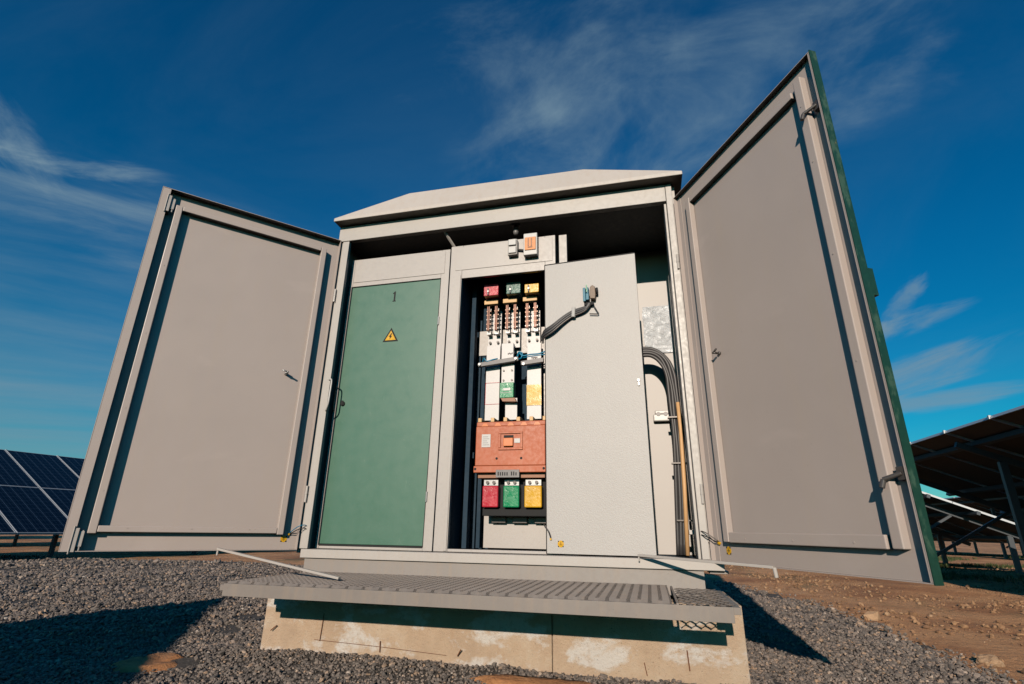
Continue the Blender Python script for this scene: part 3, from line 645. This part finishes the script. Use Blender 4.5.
# ------------------------------------------------------------------ ground
def gh(x, y):
    n = noise.noise(Vector((x * .8, y * .8, 0))) * .03 + noise.noise(Vector((x * 3, y * 3, 5))) * .012
    k = max(0., min(1., (math.hypot(x - 1.2, y - .3) - 1.5) / 3)); far = .25 * noise.noise(Vector((x * .05, y * .05, 3))) * min(1, math.hypot(x, y) / 60)
    return GZ + n * (.35 + .65 * k) + far
def edge_x(y):      # right border of the gravel bed
    t_ = [(-8, 3.9), (-1, 3.8), (.4, 3.76), (1.2, 3.78), (2.2, 3.76), (2.9, 3.68), (4.0, 3.58), (4.5, 3.28), (5.4, 3.05), (6.5, 2.8), (9, 2.4)]
    for (a, b), (c, d) in zip(t_, t_[1:]):
        if a <= y <= c: return b + (d - b) * (y - a) / (c - a)
    return 2.4
def spaced(n, lo, hi, c, k=4.0):
    u = np.linspace(-1, 1, n); s = np.sinh(k * u) / np.sinh(k)
    return [c + (v * (hi - c) if v > 0 else v * (c - lo)) for v in s]
X = spaced(230, -900, 900, 1.0, 7.2); Y = spaced(230, -700, 1100, 2.0, 7.2)
mb = MB(); nx = len(X)
mb.v = [(x, y, gh(x, y)) for y in Y for x in X]
mb.f = [(j * nx + i, j * nx + i + 1, (j + 1) * nx + i + 1, (j + 1) * nx + i) for j in range(len(Y) - 1) for i in range(nx - 1)]
g = mb.build('ground', 'soil', smooth=True, fix=False); tag(g, kind='structure')
def ggh(x, y):
    d = max(0, -.27 - y) if -.1 < x < 2.6 else 3
    m_ = .045 * math.exp(-(d / .35) ** 2) if y < 0 and -.1 < x < 2.6 else 0
    ml = .03 * math.exp(-((x + .1) / .4) ** 2) if x < .035 and y > -.5 else 0
    return gh(x, y) + .030 + max(m_, ml) + .012 * noise.noise(Vector((x * 6, y * 6, 9)))
xs = np.arange(-16, 4.1, .10); ys = np.arange(-3.6, 7.0, .10); idx = {}; mb = MB()
for j, y in enumerate(ys):
    for i, x in enumerate(xs):
        e = edge_x(y) + .12 * noise.noise(Vector((y * 2, 3, 1)))
        if x < e and y < 5.7 + .3 * math.sin(x * .9): idx[(i, j)] = len(mb.v); mb.v.append((x, y, ggh(x, y)))
for (i, j), a in idx.items():
    if (i + 1, j) in idx and (i + 1, j + 1) in idx and (i, j + 1) in idx: mb.f.append((a, idx[(i + 1, j)], idx[(i + 1, j + 1)], idx[(i, j + 1)]))
def soil_patch(cx, cy, ax, ay):
    m2 = MB(); n_ = 40; m2.v.append((cx, cy, ggh(cx, cy) + .022))
    for rr_ in (.4, .8, 1.1):
        for k in range(n_):
            w_ = 2 * math.pi * k / n_; q_ = rr_ * (1 + .25 * noise.noise(Vector((math.cos(w_) * 2, math.sin(w_) * 2, cx)))); x_, y_ = cx + ax * q_ * math.cos(w_), cy + ay * q_ * math.sin(w_)
            m2.v.append((x_, y_, ggh(x_, y_) + (.020 if rr_ < 1 else -.006) + .004 * noise.noise(Vector((x_ * 30, y_ * 30, 0)))))
    for k in range(n_): m2.f.append((0, 1 + k, 1 + (k + 1) % n_))
    for g_ in range(2):
        for k in range(n_): m2.f.append((1 + g_ * n_ + k, 1 + (g_ + 1) * n_ + k, 1 + (g_ + 1) * n_ + (k + 1) % n_, 1 + g_ * n_ + (k + 1) % n_))
    tag(m2.build('soil_patch', 'soilpatch', smooth=True), kind='structure')
t = NT('bare_orange_soil'); v = t.coord('Object'); t.bump(t.noise(v, 60, 8, .75), .9, .02)
M['soilpatch'] = t.set(Base_Color=t.ramp(t.noise(v, 14, 7, .7), [(.3, (.32, .13, .05)), (.55, (.60, .27, .11)), (.8, (.68, .38, .19))]), Roughness=.95)
soil_patch(-.36, -.57, .17, .13); soil_patch(1.62, -.47, .32, .06)
gb = mb.build('gravel_bed', 'gravelbed', smooth=True, fix=False); tag(gb, kind='structure')

# camera basis (also used to keep stones to the visible wedge)
roll, pitch, yaw = .0161, .345, -.2491; CC = Vector((2.1145, -3.0476, .1382))
Fv = Vector((math.sin(yaw) * math.cos(pitch), math.cos(yaw) * math.cos(pitch), math.sin(pitch)))
Rv = Vector((math.cos(yaw), -math.sin(yaw), 0)); Uv = Rv.cross(Fv)
R2 = math.cos(roll) * Rv + math.sin(roll) * Uv; U2 = -math.sin(roll) * Rv + math.cos(roll) * Uv

ico = bmesh.new(); bmesh.ops.create_icosphere(ico, subdivisions=1, radius=1); IV = np.array([v.co[:] for v in ico.verts]); IF = np.array([[v.index for v in f.verts] for f in ico.faces]); ico.free()
def stones(name, P, rad, mat, flat=.7, sink=.3):
    n = len(P); nv = len(IV)
    V = IV[None] * (1 + rng.uniform(-.38, .30, (n, nv, 1))); V = V * rng.uniform(.65, 1.25, (n, 1, 3)); V[:, :, 2] *= flat
    th = rng.uniform(0, 6.28, n); ph = rng.normal(0, .5, n)
    c, s = np.cos(th), np.sin(th); x, y, z = V[:, :, 0], V[:, :, 1], V[:, :, 2]
    cp, sp = np.cos(ph)[:, None], np.sin(ph)[:, None]; y, z = y * cp - z * sp, y * sp + z * cp
    V = np.stack([x * c[:, None] - y * s[:, None], x * s[:, None] + y * c[:, None], z], 2) * rad[:, None, None]
    V += P[:, None, :]; V[:, :, 2] += (rad * (flat - sink))[:, None]
    F_ = (IF[None] + (np.arange(n) * nv)[:, None, None]).reshape(-1, 3)
    me = bpy.data.meshes.new(name); me.vertices.add(n * nv); me.vertices.foreach_set('co', V.reshape(-1).astype(np.float32))
    me.loops.add(F_.size); me.loops.foreach_set('vertex_index', F_.reshape(-1).astype(np.int32))
    me.polygons.add(len(F_)); me.polygons.foreach_set('loop_start', (np.arange(len(F_)) * 3).astype(np.int32))
    me.update(calc_edges=True); me.polygons.foreach_set('use_smooth', [False] * len(me.polygons)); a = me.attributes.new('tint', 'FLOAT', 'FACE'); a.data.foreach_set('value', np.repeat(rng.beta(1.6, 2.2, n), len(IF)).astype(np.float32))
    me.materials.append(M[mat]); o = bpy.data.objects.new(name, me); COL.objects.link(o); return o
def visible(x, y, z=-.5, mg=.16):
    d = Vector((x, y, z)) - CC; w = d.dot(Fv)
    if w < .4: return False
    u, v_ = d.dot(R2) / w * 520.8 / 512, d.dot(U2) / w * 520.8 / 342
    return abs(u) < 1 + mg and -1 - mg * 1.3 < v_ < 1
PP = []; RR = []
def blocked(x, y):
    return (.03 < x < 2.5 and -.27 < y < 1.62)
def bare(x, y):
    return noise.noise(Vector((x * 1.9, y * 1.9, 7))) > .46 or math.hypot((x + .36) / .18, (y + .57) / .14) < 1 + .4 * noise.noise(Vector((x * 14, y * 14, 3))) or math.hypot((x - 1.62) / .34, (y + .47) / .07) < 1 + .4 * noise.noise(Vector((x * 9, y * 9, 3)))
for (r0, r1, dens, lo, hi) in ((0, 3.4, 6500, .004, .0095), (3.4, 4.6, 4200, .005, .011), (4.6, 7, 1700, .007, .015), (7, 11, 520, .011, .021), (11, 16, 150, .016, .029)):
    n = 900000; qx = rng.uniform(-14, 4.0, n * 1); qy = rng.uniform(-3, 6, n)
    dd = np.hypot(qx - CC.x, qy - CC.y); k = (dd >= r0) & (dd < r1); frac = 1.0
    area = 18 * 9; keep = rng.uniform(0, 1, n) < dens * area / n
    for x, y in zip(qx[k & keep], qy[k & keep]):
        if x > edge_x(y) + .10 * noise.noise(Vector((x * 3, y * 3, 2))) + rng.normal(0, .06) or y > 5.7 or blocked(x, y) or not visible(x, y): continue
        if bare(x, y) and rng.random() < .85: continue
        PP.append((x, y, ggh(x, y))); RR.append(rng.uniform(lo, hi) * (1.7 if rng.random() < .05 else 1))
gs = stones('gravel_stones', np.array(PP), np.array(RR), 'stone'); tag(gs, kind='stuff'); gs['label'] = 'grey brown crushed gravel around the kiosk'; gs['category'] = 'gravel'
PP = []; RR = []
for _ in range(45000):
    x = rng.uniform(2.6, 12); y = rng.uniform(-2, 14)
    if x < edge_x(min(y, 8.9)) - .1 or not visible(x, y): continue
    if noise.noise(Vector((x * .8, y * .8, 11))) < rng.uniform(-.4, .5): continue
    PP.append((x, y, gh(x, y))); RR.append(.006 + .022 * rng.random() ** 4 + (.03 * rng.random() if rng.random() < .006 else 0))
cs = stones('soil_clods', np.array(PP), np.array(RR), 'clod', .7, .35); tag(cs, kind='stuff'); cs['label'] = 'loose clods and pebbles on the orange soil'; cs['category'] = 'clods'
bm = bmesh.new(); bmesh.ops.create_icosphere(bm, subdivisions=4, radius=1)
for v in bm.verts:
    p = v.co.copy(); k = 1 + .30 * noise.noise(p * 1.3 + Vector((4, 2, 1))) + .12 * noise.noise(p * 3.7) + .04 * noise.noise(p * 11)
    v.co = Vector((p.x * k * .066, p.y * k * .05, max(-.3, p.z * k) * .045))
me = bpy.data.meshes.new('rock'); bm.to_mesh(me); bm.free(); t = NT('sandy_rock'); v = t.coord('Object')
c = t.ramp(t.noise(v, 30, 6, .7), [(.3, (.26, .15, .08)), (.7, (.48, .32, .20))]); t.bump(t.noise(v, 90, 6, .7), .7, .01); me.materials.append(t.set(Base_Color=c, Roughness=.95))
o = bpy.data.objects.new('rock', me); COL.objects.link(o); o.location = (3.98, 1.0, gh(3.98, 1.0) + .006); tag(o, 'pale tan rock on the orange soil at the gravel edge, near the right corner', 'rock')
# grass
def grass(name, pts, hlo, hhi, lab):
    mb = MB(); tint = []
    for (x, y) in pts:
        z = gh(x, y)
        for _ in range(7):
            w = random.uniform(0, 6.28); h = random.uniform(hlo, hhi); l = random.uniform(.2, .9) * h; b = .004 + .002 * random.random()
            dx, dy = math.cos(w), math.sin(w); ox, oy = x + random.gauss(0, .02), y + random.gauss(0, .02)
            o_ = len(mb.v); mb.v += [(ox - dy * b, oy + dx * b, z - .01), (ox + dy * b, oy - dx * b, z - .01), (ox + dx * l * .4 + dy * b * .7, oy + dy * l * .4 - dx * b * .7, z + h * .6), (ox + dx * l * .4 - dy * b * .7, oy + dy * l * .4 + dx * b * .7, z + h * .6), (ox + dx * l, oy + dy * l, z + h)]
            mb.f += [(o_, o_ + 1, o_ + 2, o_ + 3), (o_ + 3, o_ + 2, o_ + 4)]; tint += [random.random()] * 2
    o = mb.build(name, 'grass', fix=False); a = o.data.attributes.new('tint', 'FLOAT', 'FACE'); a.data.foreach_set('value', tint)
    tag(o, lab, 'grass', kind='stuff'); return o
gp = []
while len(gp) < 5200:
    x = random.uniform(2.6, 16); y = random.uniform(6.2, 24)
    if noise.noise(Vector((x * .35, y * .35, 21))) + .25 * noise.noise(Vector((x * 1.5, y * 1.5, 2))) > .10 and visible(x, y): gp.append((x, y))
grass('grass', gp, .02, .09, 'sparse low green grass on the orange soil')

# ------------------------------------------------------------------ solar tables
PITCH = 1.05; ML = 2.0
def solar_table(tilt, h, n=12, low=False):
    root = empty('solar_table', (0, 0, 0), local=True)
    ct_, st_ = math.cos(tilt), math.sin(tilt)
    def P(s, y, d=0): return (s * ct_ + d * st_, y, h - s * st_ + d * ct_)    # d = above the glass
    cell = MB(); cell.box(.012, ML - .012, .012, PITCH - .032, -.012, -.003); back = None
    first = None
    for i in range(n):
        for k in range(2):
            if first is None:
                m_ = cell.build('solar_module', 'cells', root); 
                fr = MB(); W_ = PITCH - .02
                fr.box(0, ML - .01, 0, .0115, -.038, 0); fr.box(0, ML - .01, W_ - .0115, W_, -.038, 0); fr.box(0, .0115, .012, W_ - .012, -.038, 0); fr.box(ML - .0215, ML - .01, .012, W_ - .012, -.038, 0)
                fr.build('frame', 'alu', m_)
                BX(.012, ML - .022, .012, W_ - .012, -.018, -.0125).build('backsheet', 'backsheet', m_)
                first = m_
            else: m_ = copy_tree(first, root)
            m_.location = P(k * ML, -(i + 1) * PITCH); m_.rotation_euler = (0, tilt, 0)
    for s in (.35, 1.55, 2.4, 3.6):
        f = MB(); f.bar(P(s, -n * PITCH - .1, -.075), P(s, .12, -.075), .06, .07, (st_, 0, ct_)); f.build('purlin', 'galv', root)
    for i in range(0, n + 1, 3):
        y = min(-.45, -i * PITCH + .0) if i == 0 else max(-i * PITCH, -n * PITCH + .45)
        f = MB(); f.bar(P(.15, y, -.15), P(3.85, y, -.15), .06, .08, (st_, 0, ct_)); f.build('rafter', 'galv', root)
        f = MB(); p = P(.7, y, -.19); f.box(p[0] - .045, p[0] + .045, y - .03, y + .03, -.3, p[2]); f.build('post', 'galv', root)
        f = MB(); p = P(3.2, y, -.19); f.box(p[0] - .045, p[0] + .045, y - .03, y + .03, -.3, p[2]); f.build('post', 'galv', root)
        f = MB(); f.bar((P(.7, y)[0] + .02, y, .35), P(2.2, y, -.19), .045, .045, (0, 1, 0)); f.build('diagonal_brace', 'galv', root)
    f = MB()
    for i in range(n + 1):
        p = P(-.006, -i * PITCH + .01, -.01); f.box(p[0] - .012, p[0] + .012, p[1] - .016, p[1] + .016, p[2] - .03, p[2] + .016)
    f.build('edge_clamp', 'alu', root)
    return root
G = 'rows of solar tables around the kiosk'
A = solar_table(.387, 1.549 + .56); A.location = (6.25, 8.78, GZ); A.rotation_euler = (0, 0, .014)
tag(A, 'solar table on posts seen from below, nearest one right of the kiosk', 'solar panels', G)
def place(src, x, y, rz, lab, z=GZ):
    c = copy_tree(src); c.location = (x, y, z); c.rotation_euler = (0, 0, rz); tag(c, lab, 'solar panels', G); return c
place(A, 6.05, 22.3, .014, 'solar table standing in line directly beyond the nearest right one')
place(A, 13.6, 16.0, .014, 'second row solar table, seen low through the posts at the far right')
place(A, 13.4, 29.6, .014, 'far solar table at the back of the second row on the right')
Lt = solar_table(.4506, 1.685 + .56, 20); ang = -.1405
Lt.location = (-12.189 + math.sin(.1405) * 6 * PITCH, 5.931 + math.cos(.1405) * 6 * PITCH, GZ); Lt.rotation_euler = (0, 0, ang)
tag(Lt, 'dark blue solar table left of the kiosk, its cells facing the camera', 'solar panels', G)
place(Lt, Lt.location.x - 7.5, Lt.location.y + 1, ang, 'second row solar table, glimpsed under the front left one')
place(Lt, Lt.location.x - 15, Lt.location.y + 2, ang, 'third row solar table far left, behind the second row')
place(A, -2.05, -4.35, -.2, 'solar table standing beside the camera that shades the gravel at lower left')

# ------------------------------------------------------------------ sky, sun, camera
EL, AZ = R(18.8), R(1.5)
w = bpy.data.worlds.new('World'); S.world = w; w.use_nodes = True; nt = w.node_tree; n = nt.nodes; n.clear()
out = n.new('ShaderNodeOutputWorld'); bg = n.new('ShaderNodeBackground'); sky = n.new('ShaderNodeTexSky'); sky.sky_type = 'NISHITA'; sky.sun_disc = False
sky.sun_elevation = EL; sky.sun_rotation = math.pi + AZ; sky.altitude = 300; sky.air_density = 1.0; sky.dust_density = .3; sky.ozone_density = 3.0
L = nt.links.new
hs = n.new('ShaderNodeHueSaturation'); hs.inputs['Saturation'].default_value = 1.35; hs.inputs['Value'].default_value = 1.0; L(sky.outputs[0], hs.inputs['Color'])
tc = n.new('ShaderNodeTexCoord')
def vm(op, a, b=None):
    m = n.new('ShaderNodeVectorMath'); m.operation = op
    for v, i in ((a, 0), (b, 1)):
        if v is None: continue
        if isinstance(v, (tuple, Vector)): m.inputs[i].default_value = v
        else: L(v, m.inputs[i])
    return m.outputs['Value'] if op == 'DOT_PRODUCT' else m.outputs[0]
def mt(op, a, b=0., c=0.):
    m = n.new('ShaderNodeMath'); m.operation = op; m.use_clamp = False
    for v, i in ((a, 0), (b, 1), (c, 2)):
        if isinstance(v, (int, float)): m.inputs[i].default_value = v
        else: L(v, m.inputs[i])
    return m.outputs[0]
D = tc.outputs['Generated']
def cluster(c, e, ru, rv, su, sv, lo, hi, amount, seed, dist=1.2, rough=.6):
    c = Vector(c).normalized(); a = Vector(e) - c * Vector(e).dot(c); a.normalize(); b = c.cross(a)
    dc = vm('DOT_PRODUCT', D, c); dcp = mt('MAXIMUM', dc, .05)
    u = mt('DIVIDE', vm('DOT_PRODUCT', D, a), dcp); v = mt('DIVIDE', vm('DOT_PRODUCT', D, b), dcp)
    cb = n.new('ShaderNodeCombineXYZ'); L(mt('MULTIPLY', u, su), cb.inputs[0]); L(mt('MULTIPLY', v, sv), cb.inputs[1]); cb.inputs[2].default_value = seed
    ns = n.new('ShaderNodeTexNoise'); ns.inputs['Scale'].default_value = 1; ns.inputs['Detail'].default_value = 9; ns.inputs['Roughness'].default_value = rough; ns.inputs['Distortion'].default_value = dist
    L(cb.outputs[0], ns.inputs['Vector'])
    r2 = mt('ADD', mt('POWER', mt('ABSOLUTE', mt('DIVIDE', u, ru)), 2), mt('POWER', mt('ABSOLUTE', mt('DIVIDE', v, rv)), 2))
    mask = mt('MAXIMUM', mt('SUBTRACT', 1, r2), 0)
    mr = n.new('ShaderNodeMapRange'); mr.interpolation_type = 'SMOOTHSTEP'; mr.inputs['From Min'].default_value = lo; mr.inputs['From Max'].default_value = hi; mr.inputs['To Max'].default_value = amount
    L(mt('ADD', ns.outputs['Fac'], mt('MULTIPLY', mt('SUBTRACT', mask, 1), .25)), mr.inputs['Value'])
    gt = mt('GREATER_THAN', dc, .1)
    return mt('MULTIPLY', mt('MULTIPLY', mr.outputs[0], gt), mt('MINIMUM', mt('MULTIPLY', mask, 2.2), 1))
def px(u, v):
    d = Fv + (u - 512) / 520.8 * R2 - (v - 342) / 520.8 * U2; return d.normalized()
cl = [cluster(px(690, 80), px(800, 35), .50, .24, 3.0, 5.5, .34, .78, .66, 3.1, .5, .60),
      cluster(px(565, 130), px(640, 60), .30, .20, 4.0, 5.5, .34, .80, .46, 12.7, .5, .60),
      cluster(px(520, 40), px(620, 10), .34, .12, 2.5, 7.0, .40, .80, .28, 8.4, .8, .66),
      cluster(px(60, 222), px(140, 240), .42, .095, 2.6, 12.0, .32, .74, .60, 5.2, .5, .62),
      cluster(px(85, 165), px(120, 172), .13, .030, 6, 24.0, .30, .66, .62, 1.3, .5, .62),
      cluster(px(5, 130), px(30, 160), .12, .04, 6, 18.0, .30, .66, .6, 9.3, .5, .62),
      cluster(px(40, 350), px(140, 362), .95, .34, 1.4, 9.0, .22, .80, .58, 2.7, .35, .6),
      cluster(px(10, 430), px(120, 436), .95, .12, 1.2, 18.0, .20, .74, .45, 6.7, .35, .6),
      cluster(px(905, 300), px(920, 280), .075, .018, 9, 30.0, .26, .60, .55, 4.4, .5),
      cluster(px(903, 324), px(945, 310), .10, .022, 7, 30.0, .26, .60, .60, 7.7, .5),
      cluster(px(915, 375), px(975, 354), .15, .035, 5, 24.0, .24, .58, .66, 6.1, .5),
      cluster(px(930, 402), px(990, 392), .14, .018, 5, 34.0, .24, .60, .60, 3.6, .5)]
cl.append(cluster(px(512, 200), px(760, 120), 3.4, 2.6, 1.6, 3.2, .34, .85, .075, 15.5, .6, .62))
tot = cl[0]
for c in cl[1:]: tot = mt('ADD', tot, c)
tot = mt('MINIMUM', tot, .8)
tn = n.new('ShaderNodeMix'); tn.data_type = 'RGBA'; tn.blend_type = 'MULTIPLY'; tn.inputs[0].default_value = 1; L(hs.outputs[0], tn.inputs[6]); sxyz = n.new('ShaderNodeSeparateXYZ'); L(D, sxyz.inputs[0]); er = n.new('ShaderNodeValToRGB'); L(sxyz.outputs[2], er.inputs[0])
e_ = er.color_ramp.elements; e_[0].position = 0; e_[0].color = (.40, .74, .78, 1); e_[1].position = .42; e_[1].color = (.06, 1.02, 1.02, 1); e2 = e_.new(.16); e2.color = (.08, .96, .93, 1); L(er.outputs[0], tn.inputs[7])
mx = n.new('ShaderNodeMix'); mx.data_type = 'RGBA'; L(tot, mx.inputs[0]); L(tn.outputs[2], mx.inputs[6]); mx.inputs[7].default_value = (2.3, 3.5, 4.4, 1)
L(mx.outputs[2], bg.inputs['Color']); bg.inputs['Strength'].default_value = .083; L(bg.outputs[0], out.inputs['Surface'])
sl = bpy.data.lights.new('sun', 'SUN'); sl.energy = 4.6; sl.angle = R(.5); sl.color = (1, .86, .72); so = bpy.data.objects.new('sun', sl); COL.objects.link(so)
Dv = Vector((math.sin(AZ) * math.cos(EL), math.cos(AZ) * math.cos(EL), -math.sin(EL))); so.rotation_euler = Dv.to_track_quat('-Z', 'Y').to_euler(); so.location = (0, -10, 8)
cd = bpy.data.cameras.new('camera'); co = bpy.data.objects.new('camera', cd); COL.objects.link(co); S.camera = co
cd.sensor_width = 36; cd.lens = 520.8 / 1024 * 36; cd.clip_start = .05; cd.clip_end = 3000
co.matrix_world = Matrix(((R2.x, U2.x, -Fv.x, CC.x), (R2.y, U2.y, -Fv.y, CC.y), (R2.z, U2.z, -Fv.z, CC.z), (0, 0, 0, 1)))
S.view_settings.view_transform = 'Standard'; S.view_settings.look = 'None'; S.view_settings.exposure = 0; S.view_settings.gamma = 1; S.view_settings.use_curve_mapping = False

S.cycles.diffuse_bounces = 0
